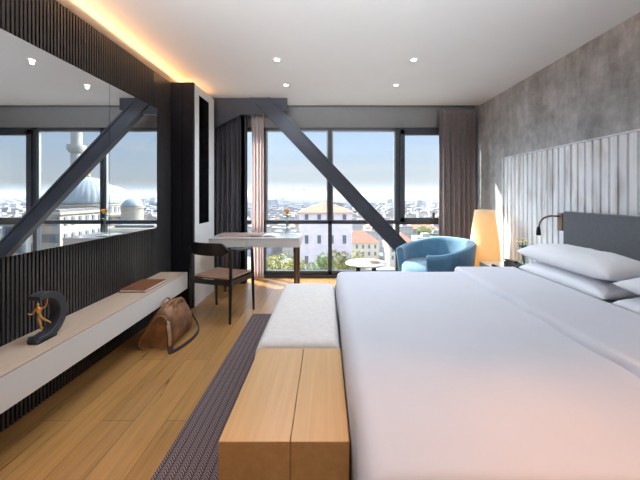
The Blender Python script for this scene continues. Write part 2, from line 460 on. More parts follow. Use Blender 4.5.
# steel column
c = B().box(-1.285, -1.225, 4.83, 4.93, .0005, H - .001).box(-1.30, -1.21, 4.83, 4.842, .0005, H - .001).box(-1.30, -1.21, 4.918, 4.93, .0005, H - .001)
tag(c.build('steel_post', M['steel'], bevel=.002), 'narrow dark steel post between the navy drape and the sheer curtain', 'post')

# ------------------------------------------------------------------ curtains
def curtain(name, x0, x1, y, z0, z1, folds, amp, mat, label, ph=0.0, th=.004):
    def fn(u, v):
        x = x0 + (x1 - x0) * u
        k = .55 + .45 * (1 - v)
        a = u * folds * 2 * PI + ph + .5 * math.sin(u * 17 + ph)
        yy = y + amp * k * math.sin(a) + .35 * amp * nz(u * 9, v * 1.3, ph)
        return (x + .25 * amp * math.sin(2 * a) + .02 * nz(u * 3, v * 2, 5 + ph) * v, yy, z0 + (z1 - z0) * v)
    o = B().grid(fn, folds * 14, 24).build(name, mat, smooth=True, solid=th)
    return tag(o, label, 'curtain')
curtain('curtain', 1.79, 2.35, 5.06, .01, 2.68, 7, .062, M['curtain'], 'brown mauve floor-length drape by the plaster wall')
curtain('curtain', -1.76, -1.32, 4.87, .01, 2.64, 6, .048, M['curtain_dark'], 'dark navy drape gathered behind the desk', 1.3)
curtain('sheer_curtain', -1.19, -1.0, 5.10, .02, 2.68, 4, .03, M['sheer'], 'pinkish sheer curtain gathered at the window beside the steel post', .6)

# ------------------------------------------------------------------ downlights
def downlight(x, y, label, power, visible=True, size=95, warm=(1, .86, .68), blend=.9, group='recessed ceiling downlights'):
    d = thing('ceiling_downlight', label, 'ceiling light', (x, y, H), 0, group)
    B().lathe([(.028, -.0005), (.028, -.006), (.046, -.006), (.048, -.0005)], (x, y, H), 24).build('trim_ring', M['white_paint'], d, smooth='auto')
    B().lathe([(.0, -.004), (.027, -.004), (.027, -.0008), (0, -.0008)], (x, y, H), 20).build('lens', M['lens'], d)
    L = bpy.data.lights.new('downlight', 'SPOT'); L.energy = power; L.color = warm; L.spot_size = math.radians(size); L.spot_blend = blend; L.shadow_soft_size = .018
    o = bpy.data.objects.new('downlight_lamp', L); COL.objects.link(o); o.parent = d; o.location = (0, 0, -.03)
    return d
PW = 62
kw = dict(size=156, warm=(.78, .89, 1), blend=1)
downlight(-.51, 3.33, 'ceiling downlight on the desk side, farther from the window', PW, **kw)
downlight(-.51, 4.10, 'ceiling downlight on the desk side, closer to the window', PW * .6, **kw)
downlight(.915, 3.33, 'ceiling downlight above the bed side, farther from the window', PW, **kw)
downlight(.897, 4.10, 'ceiling downlight above the bed side, closer to the window', PW * .6, **kw)
for x in (-1.0, .35, 1.15, 1.9):
    downlight(x, .58, 'recessed downlight near the entrance end of the ceiling', 62, size=54, warm=(1, .37, .07), blend=.7, group='entrance downlights')
downlight(-.95, 1.9, 'added unseen downlight filling the floating shelf side, near half of the room', 46, size=118, warm=(.80, .91, 1), blend=1)  # out-of-view downlight, added as cool fill for the shelf side

# added fill light on the unseen entrance wall, brightening the ceiling
lc = thing('ceiling_fill', 'added fill light on a shallow ledge of the unseen entrance wall', 'ceiling light', (-.2, YB + .06, 1.75), 0)
B().box(-1.8, 1.5, YB + .0005, YB + .02, 1.71, 1.82).box(-1.8, 1.5, YB + .0201, YB + .12, 1.71, 1.73).build('ledge', M['white_paint'], lc)
uL = bpy.data.lights.new('fill_wash', 'AREA'); uL.shape = 'RECTANGLE'; uL.size = 3.0; uL.size_y = .04; uL.energy = 72; uL.color = (.87, .93, 1); uL.spread = math.radians(48)
uo = bpy.data.objects.new('fill_wash_lamp', uL); COL.objects.link(uo); uo.parent = lc; uo.location = (.05, 0, .02)
uo.rotation_euler = (math.radians(90 + 25), 0, 0)

# ------------------------------------------------------------------ rug, bed
rug = B().box(-.82, 1.78, .15, 3.58, .0005, .012).build('rug', M['rug'], bevel=.003)
tag(rug, 'dark woven herringbone rug lying under the bed and bench', 'rug')

bed = thing('bed', 'wide double bed base and mattress under white linen', 'bed', (1.2, 2.0, .012))
B().box(.20, 2.22, .92, 3.05, .10, .32).build('bed_base', M['headboard'], bed, bevel=.01)
B().box(.17, 2.22, .90, 3.08, .322, .555).build('mattress', M['mattress'], bed, bevel=.04, seg=4)
for x in (.3, 2.1):
    for yy in (1.0, 2.95):
        B().box(x - .03, x + .03, yy - .03, yy + .03, .0125, .0995).build('leg', M['black_wood'], bed)

def drape_fn(x0, x1, ya, yb, zt, zlow, r, open_x1=True, wr=.006, seed=0):
    """quilt-like sheet draped over a block: hangs at x0, ya and yb"""
    def axis(t, lo, hi, hang0, hang1):
        h0 = zt - zlow if hang0 else 0; h1 = zt - zlow if hang1 else 0
        L = h0 + (hi - lo) + h1; s = t * L
        if s < h0:
            return lo, h0 - s
        if s < h0 + hi - lo:
            return lo + s - h0, 0
        return hi, s - h0 - (hi - lo)
    def rnd(p, lo, hi, hang0, hang1):
        # rounding of the shoulder near the edges
        d = 0
        if hang0 and p < lo + r: q = (lo + r - p) / r; d += r * (1 - math.sqrt(max(0, 1 - q * q)))
        if hang1 and p > hi - r: q = (p - hi + r) / r; d += r * (1 - math.sqrt(max(0, 1 - q * q)))
        return d
    def fn(u, v):
        x, dx = axis(u, x0, x1, True, not open_x1)
        y, dy = axis(v, ya, yb, True, True)
        d = rnd(x, x0, x1, True, not open_x1) + rnd(y, ya, yb, True, True)
        if dx > 0: d = max(d, r) + dx
        if dy > 0: d = max(d, r) + dy
        d = min(d, zt - zlow)
        w = wr * (nz(x * 1.6, y * 1.1, seed) * 1.2 + .5 * nz(x * 5, y * 3.2, seed + 3))
        ox = -.018 * (dx > 0) * (.5 + nz(y * 4, dx * 3, seed)) if dx > 0 else 0
        oy = 0
        if dy > 0: oy = .02 * nz(x * 4, dy * 3, seed + 9) * (1 if y > 2 else -1)
        return (x + max(-.012, ox), y + oy, zt - d + w)
    return fn
dv = B().grid(drape_fn(.105, 1.80, .80, 3.15, .600, .16, .055), 90, 110).build('duvet', M['duvet'], smooth=True, solid=.022)
tag(dv, 'white duvet spread over the bed and tucked at its foot', 'duvet')
tb = B().grid(drape_fn(1.275, 1.84, .785, 3.165, .640, .20, .018, wr=.004, seed=4), 50, 110).build('turned_back_edge', M['duvet'], dv, smooth=True, solid=.02)
tag(tb, 'smooth folded-back band of the duvet', None)

def pillow(name, x0, x1, y0, y1, z0, z1, label, seed, tilt=0.0, group=None):
    cx, cy, hx, hy = (x0 + x1) / 2, (y0 + y1) / 2, (x1 - x0) / 2, (y1 - y0) / 2
    t = (z1 - z0)
    b = B(); n, mm = 40, 44
    def top(u, v, sgn):
        a, c = u * 2 - 1, v * 2 - 1
        e = max(0, (1 - abs(a) ** 3.2)) ** .55 * max(0, (1 - abs(c) ** 4.0)) ** .55
        k = 1 - .05 * (abs(a) ** 2) * (abs(c) < 2) - .0
        x = cx + hx * a * (1 - .06 * (1 - abs(c) ** 2) * (abs(a) > .0) * abs(a) ** 6)
        y = cy + hy * c * (1 - .04 * (1 - abs(a) ** 2) * abs(c) ** 6)
        w = .012 * nz(a * 2.2 + seed, c * 2.6, seed) * e + .006 * nz(a * 6, c * 7, seed + 5) * e
        h = t * (.60 * e + w / t) if sgn > 0 else -t * .40 * e * (1.0)
        z = z0 + t * .40 + h + tilt * a * hx
        return (x, y, z)
    b.grid(lambda u, v: top(u, v, 1), n, mm); b.grid(lambda u, v: top(u, v, -1), n, mm)
    o = b.build(name, M['pillow'], smooth=True)
    bm = bmesh.new(); bm.from_mesh(o.data); bmesh.ops.remove_doubles(bm, verts=bm.verts, dist=1e-4); bmesh.ops.recalc_face_normals(bm, faces=bm.faces); bm.to_mesh(o.data); bm.free()
    return tag(o, label, 'pillow', group)
pillow('pillow', 1.855, 2.235, 2.14, 3.10, .602, .745, 'white pillow on the window side of the bed, underneath another', 1, .10)
pillow('pillow', 1.835, 2.235, 2.08, 3.10, .742, .905, 'puffed white pillow on top of the stack beside the nightstand', 2, .05)
pillow('pillow', 1.85, 2.235, 1.02, 2.09, .602, .735, 'lower white pillow at the near end of the headboard', 3, .10)
pillow('pillow', 1.83, 2.235, .98, 2.06, .728, .865, 'upper white pillow at the near end of the headboard', 4, .05)

# wall panel behind the bed
pn = B(); PY1 = 4.19; PT = 1.82
pn.box(2.354, XR - .0005, YB + .01, PY1, .0005, PT)
y = PY1 - .004
while y > YB + .1:
    pn.prism([(2.355, y), (2.331, y - .004), (2.331, y - .064), (2.355, y - .068)], .0005, PT - .004, 'z')
    y -= .082
pn.box(2.326, XR - .0005, YB + .01, PY1, PT, PT + .012)
tag(pn.build('wall_panel', M['washed']), 'white fluted washed-wood panel behind the headboard', 'wall panel')
tag(B().box(2.318, XR - .0006, PY1 + .0005, PY1 + .03, .0005, PT + .012).build('panel_edge_trim', M['washed']), 'slim upright edging at the window end of the white fluted panel', 'trim')

hbd = thing('headboard', 'charcoal upholstered headboard against the white fluted panel', 'headboard', (2.29, 2.0, .3))
for a, c in ((-.12, 1.46), (1.47, 3.05)):
    B().box(2.255, 2.322, a, c, .001, 1.185).build('headboard_pad', M['headboard'], hbd, bevel=.015, seg=3)

# reading lamp
rl = thing('reading_lamp', 'bronze gooseneck reading lamp fixed beside the charcoal headboard', 'wall lamp', (2.29, 3.10, 1.1))
B().box(2.262, 2.322, 3.062, 3.135, .995, 1.165).build('mount_plate', M['bronze'], rl, bevel=.006)
pts = [(2.27, 3.10, 1.135)]
for k in range(15):
    t = k / 14; a = t * PI * .52
    pts.append((2.24 - .165 * math.sin(a) - .01, 3.10, 1.135 + .012 * math.sin(t * PI) - .10 * (1 - math.cos(a))))
pts.append((2.058, 3.10, .99))
B().tube(pts, .0085, 10).build('gooseneck', M['bronze'], rl, smooth=True)
B().lathe([(.0, .03), (.012, .028), (.019, -.005), (.021, -.05), (.017, -.055), (0, -.055)], (2.058, 3.10, 1.005), 20).build('lamp_head', M['black_plastic'], rl, smooth='auto')

# ------------------------------------------------------------------ bench at the foot of the bed
bn = thing('bed_bench', 'long bench at the foot of the bed with pale cushion and oak end block', 'bench', (-.15, 2.2, .012))
wb = B().box(-.389, -.130, 1.155, 1.858, .0125, .45).box(-.1285, .085, 1.155, 1.858, .0125, .45)
wb.build('oak_block', M['oak_block'], bn, bevel=.003)
B().box(-.385, .083, 1.863, 3.17, .06, .30).build('bench_frame', M['oak_block'], bn, bevel=.003)
for x in (-.33, .03):
    B().box(x - .03, x + .03, 3.06, 3.12, .0125, .0595).build('leg', M['black_wood'], bn)
def cush(u, v):
    return None
cb = B()
x0, x1, y0, y1, z0, z1 = -.415, .085, 1.862, 3.185, .302, .476
def cs(a, c):   # rounded loaf
    e = (1 - abs(a) ** 10) ** .35 * (1 - abs(c) ** 26) ** .3 if abs(a) < 1 and abs(c) < 1 else 0
    return e
def ct(u, v, s):
    a, c = u * 2 - 1, v * 2 - 1
    X = (x0 + x1) / 2 + (x1 - x0) / 2 * a; Y = (y0 + y1) / 2 + (y1 - y0) / 2 * c
    mid = .5 * (z0 + z1); h = (z1 - z0) / 2
    w = .003 * nz(X * 7, Y * 6, 2) + .002 * nz(X * 18, Y * 12, 7)
    return (X, Y, mid + s * h * cs(a, c) + (w if s > 0 else 0))
def warp(t): # denser near the borders
    return .5 - .5 * math.cos(PI * t)
cb.grid(lambda u, v: ct(warp(u), warp(v), 1), 40, 60); cb.grid(lambda u, v: ct(warp(u), warp(v), -1), 40, 60)
cb.build('cushion', M['cushion'], bn, smooth=True)

# ------------------------------------------------------------------ desk and what is on it
DX0, DX1, DY0, DY1, DZ = -1.452, -.317, 3.94, 4.52, .81
dk = thing('writing_desk', 'white writing desk with slim drawers in front of the window', 'desk', (-.9, 4.2, 0))
B().box(DX0, DX1, DY0, DY1, DZ - .018, DZ).build('desktop', M['white_gloss'], dk, bevel=.003)
B().box(DX0 + .003, DX1 - .01, DY0 + .018, DY1 - .01, DZ - .118, DZ - .0185).build('apron', M['white_paint'], dk)
for a, c in ((DX0 + .004, -.985), (-.981, -.56), (-.556, DX1 - .008)):
    B().box(a, c, DY0 + .002, DY0 + .0175, DZ - .116, DZ - .020).build('drawer', M['white_paint'], dk, bevel=.002)
for x, yy in ((-.385, 4.02), (-.385, 4.44), (-1.40, 4.44)):
    B().tube([(x, yy, DZ - .1185), (x + .004, yy, .0005)], [.026, .016], 14).build('leg', M['walnut'], dk, smooth='auto')
def book_flat(name, x0, x1, y0, y1, z, t, mat, label, cat='folder'):
    o = B().box(x0, x1, y0, y1, z, z + t).build(name, mat, bevel=.0015); return tag(o, label, cat)
book_flat('desk_pad', -1.38, -1.02, 4.05, 4.36, DZ + .0005, .006, M['blotter'], 'flat tan leather desk pad at the left of the white desk', 'desk pad')
mg = thing('open_magazine', 'open magazine lying on the white desk beside the desk pad', 'magazine', (-.8, 4.2, DZ))
for s in (-1, 1):
    def pg(u, v, s=s):
        x = u * .21; return (-.82 + s * x, 4.06 + .28 * v, DZ + .004 + .016 * math.sin(min(1, u * 1.15) * PI) ** .8 * (1 - u * .35))
    B().grid(pg, 14, 4).build('page', M['blotter'] if s < 0 else M['paper'], mg, smooth=True, solid=.003)
va = thing('flower_vase', 'slim glass vase holding one orange rose on the desk', 'vase', (-.535, 4.39, DZ))
B().lathe([(0, .001), (.028, .001), (.030, .01), (.022, .08), (.013, .16), (.016, .185), (.0145, .185), (.0115, .16), (.020, .08), (.027, .012), (0, .010)], (-.535, 4.39, DZ), 24).build('vase_body', M['vase'], va, smooth=True)
B().tube([(-.535, 4.39, DZ + .02), (-.537, 4.39, DZ + .15), (-.533, 4.388, DZ + .29)], .0035, 8).build('stem', M['green'], va, smooth=True)
def leaf(b, base, d, L, wd):
    base = Vector(base); d = Vector(d).normalized(); s = d.cross(Vector((0, 0, 1))).normalized()
    def fn(u, v):
        w = wd * math.sin(PI * min(1, u * .97 + .02)) * (v - .5) * 2
        return base + d * (L * u) + s * w + Vector((0, 0, -.25 * L * u * u + .15 * abs(w)))
    b.grid(fn, 8, 2)
lf = B()
for dd, z in (((1, .2, .6), .19), ((-1, -.4, .5), .20), ((.6, -.8, .7), .22), ((-.5, .8, .8), .23)):
    leaf(lf, (-.535, 4.39, DZ + z), dd, .075, .022)
lf.build('leaf', M['green'], va, smooth=True, solid=.001)
rs = B()
for k in range(14):
    a = k * 2.4; r = .006 + .028 * (k / 14); t = .6 + .5 * k / 14
    def pf(u, v, a=a, r=r, t=t):
        ph = a + (u - .5) * 2.2; zz = v; rr = r * (.55 + .6 * math.sin(PI * .5 * zz)) + .008 * (zz ** 3) * t
        return (-.533 + rr * math.cos(ph), 4.388 + rr * math.sin(ph), DZ + .275 + .062 * zz * (1 - .25 * (2 * u - 1) ** 2) - .004 * k / 14)
    rs.grid(pf, 6, 6)
rs.build('rose_bloom', M['rose'], va, smooth=True, solid=.0012)

# desk chair
ch = thing('desk_chair', 'black wooden armchair with tan leather seat pulled up to the desk', 'chair', (-1.165, 3.615, 0), math.radians(-19))
W2, D2 = .255, .212
def L_(name, b, mat, **k): return b.build(name, mat, ch, local=True, **k)
for sx in (-1, 1):
    L_('leg', B().tube([(sx * (W2 + .005), -D2 - .02, .0005), (sx * W2, -D2, .44), (sx * (W2 - .005), -D2 + .01, .765)], [.013, .019, .016], 12), M['black_wood'], smooth='auto')
    L_('leg', B().tube([(sx * (W2 + .005), D2 + .012, .0005), (sx * W2, D2, .44), (sx * (W2 - .005), D2 - .01, .715)], [.013, .019, .015], 12), M['black_wood'], smooth='auto')
    L_('armrest', B().tube([(sx * (W2 - .01), -D2 - .005, .775), (sx * (W2 + .004), -D2 + .08, .757), (sx * (W2 + .004), .02, .738), (sx * (W2 - .008), D2 - .04, .729), (sx * (W2 - .02), D2 + .005, .727)], [.020, .022, .024, .027, .020], 12, flat=.6), M['black_wood'], smooth='auto')
    L_('side_rail', B().box(sx * W2 - .011, sx * W2 + .011, -D2 + .012, D2 - .012, .385, .435), M['black_wood'], bevel=.004)
L_('front_rail', B().box(-W2 + .012, W2 - .012, D2 - .012, D2 + .010, .385, .435), M['black_wood'], bevel=.004)
L_('rear_rail', B().box(-W2 + .012, W2 - .012, -D2 - .010, -D2 + .012, .385, .435), M['black_wood'], bevel=.004)
bk = B()
def bkf(s):
    def fn(u, v):
        a = u * 2 - 1
        x = a * (W2 + .004)
        yy = -D2 - .005 - .075 * (1 - a * a) + s * .011
        top = .765 + .075 * smoothstep(1.0, .68, abs(a)); bot = .765 - .014 - .045 * smoothstep(1.0, .7, abs(a))
        return (x, yy - .02 * (v - .5), bot + (top - bot) * v)
    return fn
NB = 30
bk.grid(bkf(1), NB, 6); bk.grid(bkf(-1), NB, 6)
f1, f2 = bkf(1), bkf(-1)
for vv in (0, 1):
    bk.grid(lambda u, v: tuple(a + (b_ - a) * v for a, b_ in zip(f1(u, vv), f2(u, vv))), NB, 1)
for uu in (0, 1):
    bk.grid(lambda u, v: tuple(a + (b_ - a) * v for a, b_ in zip(f1(uu, u), f2(uu, u))), 6, 1)
o = L_('backrest', bk, M['black_wood'], smooth='auto')
st = B()
def sf(s):
    def fn(u, v):
        a, c = u * 2 - 1, v * 2 - 1
        e = (max(0, 1 - abs(a) ** 8) * max(0, 1 - abs(c) ** 8)) ** .4
        return (a * (W2 - .018) * (1.02 - .03 * (c < 0)), c * (D2 - .016), .452 + (s * .022 * e if s < 0 else .030 * e - .016 * e * (1 - (a * a + c * c) * .5)))
    return fn
st.grid(sf(1), 24, 24); st.grid(sf(-1), 24, 24)
L_('seat', st, M['seat_leather'], smooth=True)

# ------------------------------------------------------------------ things on the shelf
sc = thing('sculpture', 'dark crescent sculpture with a gilded running figure on the floating shelf', 'sculpture', (-1.63, 1.84, .508))
cy_, cz_, R = 1.835, .508 + .1385, .138
def ringp(k, n=44):
    t = k / n; a = math.radians(-118 + 232 * t)
    th = .018 + .034 * math.sin(PI * (.12 + .76 * t)) ** 1.2
    return a, th
cr = B(); n = 44; vs = []; fs_ = []
for k in range(n + 1):
    a, th = ringp(k, n)
    for rr, xx in ((R, -1.660), (R, -1.594), (R - th, -1.594), (R - th, -1.660)):
        vs.append((xx, cy_ + rr * math.cos(a), max(.5085, cz_ + rr * math.sin(a))))
for k in range(n):
    for j in range(4):
        fs_.append((k * 4 + j, k * 4 + (j + 1) % 4, (k + 1) * 4 + (j + 1) % 4, (k + 1) * 4 + j))
fs_ += [(0, 1, 2, 3), tuple(n * 4 + j for j in (3, 2, 1, 0))]
cr.add(vs, fs_).build('crescent', M['slate'], sc, smooth='auto', bevel=.003)
B().box(-1.660, -1.594, 1.775, 1.90, .5083, .528).build('plinth', M['slate'], sc, bevel=.004)
def skin_figure(name, joints, edges, mat, parent, root, sub=2):
    off = parent.location
    me = bpy.data.meshes.new(name); names = list(joints)
    me.from_pydata([Vector(joints[k][0]) - off for k in names], [(names.index(a), names.index(b)) for a, b in edges], [])
    me.materials.append(mat)
    o = bpy.data.objects.new(name, me); COL.objects.link(o); o.parent = parent
    md = o.modifiers.new('skin', 'SKIN')
    for k, d in zip(names, me.skin_vertices[0].data):
        d.radius = (joints[k][1],) * 2; d.use_root = (k == root)
    md.use_smooth_shade = True
    s = o.modifiers.new('sub', 'SUBSURF'); s.levels = sub; s.render_levels = sub
    return o
fy = 1.80
def J(px, py, dy, r): Y = fy + dy; return ((PX(px, Y), Y, PZ(py, Y)), r)
J_ = {
 'pelvis': J(39.6, 317.0, .012, .0105), 'waist': J(39.4, 313.5, .012, .0085), 'chest': J(38.6, 309.8, .008, .0125), 'neck': J(38.0, 307.0, .004, .0052),
 'head': J(37.6, 304.6, 0, .0090), 'crown': J(37.5, 302.8, 0, .0060),
 'shl': J(35.2, 309.4, 0, .0058), 'ell': J(32.2, 314.6, -.012, .0046), 'wrl': J(28.8, 314.4, -.022, .0036), 'hal': J(27.4, 313.4, -.024, .0036),
 'shr': J(41.6, 308.6, .012, .0058), 'elr': J(46.0, 305.8, .02, .0046), 'wrr': J(47.4, 300.2, .02, .0036), 'har': J(47.3, 298.0, .02, .0036),
 'hil': J(38.4, 318.4, .008, .0085), 'knl': J(40.2, 324.2, .004, .0064), 'anl': J(41.4, 330.0, .010, .0042), 'tol': J(40.0, 331.6, -.004, .0036),
 'hir': J(41.2, 317.8, .016, .0085), 'knr': J(45.2, 320.0, .03, .0064), 'anr': J(49.4, 321.4, .05, .0042), 'tor': J(50.8, 323.0, .052, .0036)}
E_ = [('pelvis', 'waist'), ('waist', 'chest'), ('chest', 'neck'), ('neck', 'head'), ('head', 'crown'), ('chest', 'shl'), ('shl', 'ell'), ('ell', 'wrl'), ('wrl', 'hal'),
      ('chest', 'shr'), ('shr', 'elr'), ('elr', 'wrr'), ('wrr', 'har'), ('pelvis', 'hil'), ('hil', 'knl'), ('knl', 'anl'), ('anl', 'tol'), ('pelvis', 'hir'), ('hir', 'knr'), ('knr', 'anr'), ('anr', 'tor')]
fg = skin_figure('figure', J_, E_, M['gold'], sc, 'pelvis')
fg['label'] = 'gilded running figure with arms raised'

bo = thing('book', 'brown leather-bound book lying flat on the floating shelf', 'book', (-1.64, 2.9, .508))
B().box(-1.757, -1.535, 2.722, 3.065, .509, .513).box(-1.757, -1.535, 2.722, 3.065, .530, .5345).box(-1.760, -1.7545, 2.722, 3.065, .509, .5345).build('cover', M['book'], bo, bevel=.001)
B().box(-1.754, -1.540, 2.727, 3.060, .5135, .5297).build('pages', M['paper'], bo)

for o_ in (sc, bo):
    o_.location = (o_.location.x * 1.025, o_.location.y * 1.025, .487); o_.scale = (1.025,) * 3
# leather bag
bg = thing('travel_bag', 'worn brown leather travel bag on the floor under the floating shelf', 'bag', (-1.45, 3.0, 0))
BCX, BY0_, BY1_ = -1.497, 2.775, 3.215
def bagf(u, v):
    a = u * 2 * PI; t = -math.cos(PI * v)
    s_, c_ = math.sin(a), math.cos(a)
    sq = lambda q, p: (abs(q) ** p) * (1 if q > 0 else -1)
    zz = .5 + .5 * sq(s_, .5); xx = sq(c_, .5)
    h = .350 * (1 - .13 * t * t)
    wd = (.170 - .118 * zz ** 1.5)
    e = max(0, 1 - abs(t) ** 14) ** .5
    shr = .80 + .20 * e
    yc_ = (BY0_ + BY1_) / 2; hl = (BY1_ - BY0_) / 2
    yy = yc_ + hl * t * (1 - .13 * zz ** 2.2)
    w = .012 * nz(yy * 8, zz * 4, xx * 1.2) + .006 * nz(yy * 22, zz * 12, xx * 2)
    sag = .012 * math.sin(PI * zz) * (1 - t * t)
    return (BCX + xx * (wd * shr + sag) + w * (.3 + .7 * zz) + .062 * zz, yy + .5 * w * (abs(t) > .9), .004 + zz * h * (.88 + .12 * e) + w * .6 * (zz > .6))
B().grid(bagf, 56, 44, closed_u=True).add([bagf(k / 56, 0) for k in range(56)], [tuple(range(56))]).add([bagf(k / 56, 1) for k in range(56)], [tuple(range(56))[::-1]]).build('bag_body', M['bag'], bg, smooth='auto', angle=60)
zp = []
for k in range(21):
    t = k / 20; yy = BY0_ + .06 + (BY1_ - BY0_ - .12) * t
    zp.append((BCX + .064, yy, .357 - .040 * abs(2 * t - 1) ** 2.0))
B().tube(zp, .008, 8, flat=.6).build('zip', M['bag_trim'], bg, smooth=True)
for s in (-1, 1):
    hp = []
    for k in range(19):
        t = k / 18; a = PI * t
        hp.append((BCX + .062 + s * (.052 + .012 * math.sin(a)), 2.995 - .085 * math.cos(a), .27 + .105 * math.sin(a) ** .8))
    B().tube(hp, .0085, 10).build('handle', M['bag_trim'], bg, smooth=True)
for tt, dy_ in ((.03, -.004), (.97, .004)):
    B().tube([Vector(bagf(k / 56, tt)) + Vector((0, dy_, 0)) for k in range(57)], .0055, 6).build('end_piping', M['bag_trim'], bg, smooth=True)
stp = [(BCX + .035 + .095, 2.772, .235), (BCX + .035 + .112, 2.745, .20), (BCX + .035 + .132, 2.725, .13), (BCX + .035 + .142, 2.71, .06), (BCX + .035 + .155, 2.70, .014), (BCX + .035 + .185, 2.76, .010),
       (BCX + .035 + .215, 2.87, .010), (BCX + .035 + .228, 2.98, .011), (BCX + .035 + .225, 3.08, .014), (BCX + .035 + .205, 3.16, .022), (BCX + .035 + .17, 3.215, .05), (BCX + .035 + .12, 3.232, .12), (BCX + .035 + .07, 3.205, .20)]
def smooth_path(p, n=6):
    p = [Vector(q) for q in p]; out = []
    for i in range(len(p) - 1):
        p0, p1, p2, p3 = p[max(i - 1, 0)], p[i], p[i + 1], p[min(i + 2, len(p) - 1)]
        for k in range(n):
            t = k / n
            out.append(.5 * ((2 * p1) + (p2 - p0) * t + (2 * p0 - 5 * p1 + 4 * p2 - p3) * t * t + (3 * p1 - p0 - 3 * p2 + p3) * t ** 3))
    out.append(p[-1]); return out
sp = smooth_path(stp)
B().tube(sp, .022, 8, flat=.3).build('strap', M['strap'], bg, smooth=True)
B().tube(smooth_path(stp[:4]), .019, 8, flat=.40).build('strap_tab', M['bag_trim'], bg, smooth=True)
B().tube([(BCX + .128, 2.765, .248), (BCX + .135, 2.757, .225)], .012, 10).build('buckle', M['chrome'], bg, smooth='auto')

# ------------------------------------------------------------------ seating corner
ac = thing('tub_armchair', 'round blue upholstered tub armchair by the window', 'armchair', (1.365, 4.02, 0), 0)
face = math.radians(198)          # the way the chair opens
back = face + PI
sh = B(); NA = 64; ARC = math.radians(274)
sec = 16
def armf(u, v):
    ph = (u - .5) * ARC; k = abs(u - .5) * 2
    top = .775 - .12 * smoothstep(.25, 1.0, k)
    endk = smoothstep(1.0, .955, k)
    # section loop (outer bottom -> outer top -> inner top -> inner bottom)
    th = .085; loop = v
    ro_b, ro_t = .405, .478
    if loop < .42:
        t = loop / .42; z = .13 + (top - .045 - .13) * t; r = ro_b + (ro_t - ro_b) * t ** .8
    elif loop < .58:
        t = (loop - .42) / .16; a = PI * t; r = ro_t - th / 2 + th / 2 * math.cos(a); z = top - .045 + .045 * math.sin(a)
    else:
        t = (loop - .58) / .42; z = top - .045 - (top - .045 - .13) * t; r = ro_t - th - .05 * t
    return (r, ph, z)
def armxyz(u, v):
    r, ph, z = armf(u, v); a = back + ph
    return (1.365 + r * math.cos(a), 4.02 + r * math.sin(a), z)
sh.grid(armxyz, NA, 40)
# close the arm ends
for uu in (0.0, 1.0):
    ring = [armxyz(uu, j / 40) for j in range(41)]
    sh.add(ring, [tuple(range(41))])
shell = sh.build('shell', M['blue'], ac, smooth='auto', angle=50)
pp = B()
for vv in (.42, .58):
    pass
pts = []
for j in range(41): pts.append(armxyz(0, j / 40))
path = [armxyz(0, j / 40) for j in range(0, 20)] + [armxyz(k / 60, .47) for k in range(0, 61)] + [armxyz(1, j / 40) for j in range(19, -1, -1)]
pp.tube(path, .007, 6).build('piping', M['blue_piping'], ac, smooth=True)
B().lathe([(0, .20), (.36, .20), (.385, .23), (.39, .30), (.385, .44), (.35, .485), (0, .495)], (1.365 + .02 * math.cos(face), 4.02 + .02 * math.sin(face), 0), 40).build('seat_cushion', M['blue'], ac, smooth=True)
B().lathe([(0, .12), (.38, .12), (.395, .14), (.39, .198), (0, .198)], (1.365, 4.02, 0), 40).build('seat_base', M['blue'], ac, smooth='auto')
for k in range(4):
    a = face + PI / 4 + k * PI / 2
    B().tube([(1.365 + .26 * math.cos(a), 4.02 + .26 * math.sin(a), .12), (1.365 + .29 * math.cos(a), 4.02 + .29 * math.sin(a), .0005)], [.02, .013], 10).build('leg', M['black_wood'], ac, smooth='auto')

tb_ = thing('side_table', 'small round white side table with dark legs by the window', 'side table', (.50, 4.0, 0))
B().lathe([(0, .478), (.24, .478), (.256, .484), (.257, .498), (.250, .502), (0, .502)], (.5, 4.0, 0), 48).build('table_top', M['white_gloss'], tb_, smooth='auto')
for k in range(4):
    a = PI / 4 + k * PI / 2
    B().tube([(.5 + .13 * math.cos(a), 4 + .13 * math.sin(a), .477), (.5 + .19 * math.cos(a), 4 + .19 * math.sin(a), .0005)], [.017, .011], 10).build('leg', M['black_wood'], tb_, smooth='auto')
B().box(.40, .60, 3.99, 4.01, .45, .4775).box(.49, .51, 3.90, 3.9895, .45, .4775).box(.49, .51, 4.0105, 4.10, .45, .4775).build('cross_rail', M['walnut'], tb_)
tag(B().lathe([(0, .503), (.045, .503), (.068, .512), (.066, .515), (.043, .507), (0, .507)], (.60, 3.97, 0), 32).build('dish', M['terracotta_dish'], smooth='auto'), 'small tan dish on the round side table', 'dish')

LX, LY = 2.03, 4.10
fl = thing('floor_lamp', 'tall glowing paper floor lamp between the armchair and the fluted panel', 'floor lamp', (LX, LY, 0))
prof = [(.150, .05), (.176, .20), (.186, .36), (.185, .50), (.176, .66), (.160, .82), (.139, .98), (.116, 1.15)]
B().lathe(prof, (LX, LY, 0), 48)
lb = B(); lb.grid(lambda u, v: (LX + (lambda r: r * math.cos(u * 2 * PI))(0), LY, 0), 2, 2)
def lampf(u, v):
    i = min(int(v * 7), 6); t = v * 7 - i
    r = prof[i][0] + (prof[i + 1][0] - prof[i][0]) * t; z = prof[i][1] + (prof[i + 1][1] - prof[i][1]) * t
    return (LX + r * math.cos(u * 2 * PI), LY + r * math.sin(u * 2 * PI), z)
B().grid(lampf, 48, 28, closed_u=True).build('lamp_shade', M['shade'], fl, smooth=True, solid=.002)
B().lathe([(0, .0005), (.14, .0005), (.145, .012), (.14, .03), (0, .035)], (LX, LY, 0), 32).build('base', M['black_wood'], fl, smooth='auto')
B().tube([(LX, LY, .035), (LX, LY, .24)], .010, 8).build('pole', M['bronze'], fl, smooth='auto')
M['bulb'] = emit('bulb_glow', (1.0, .80, .55), 5.5)
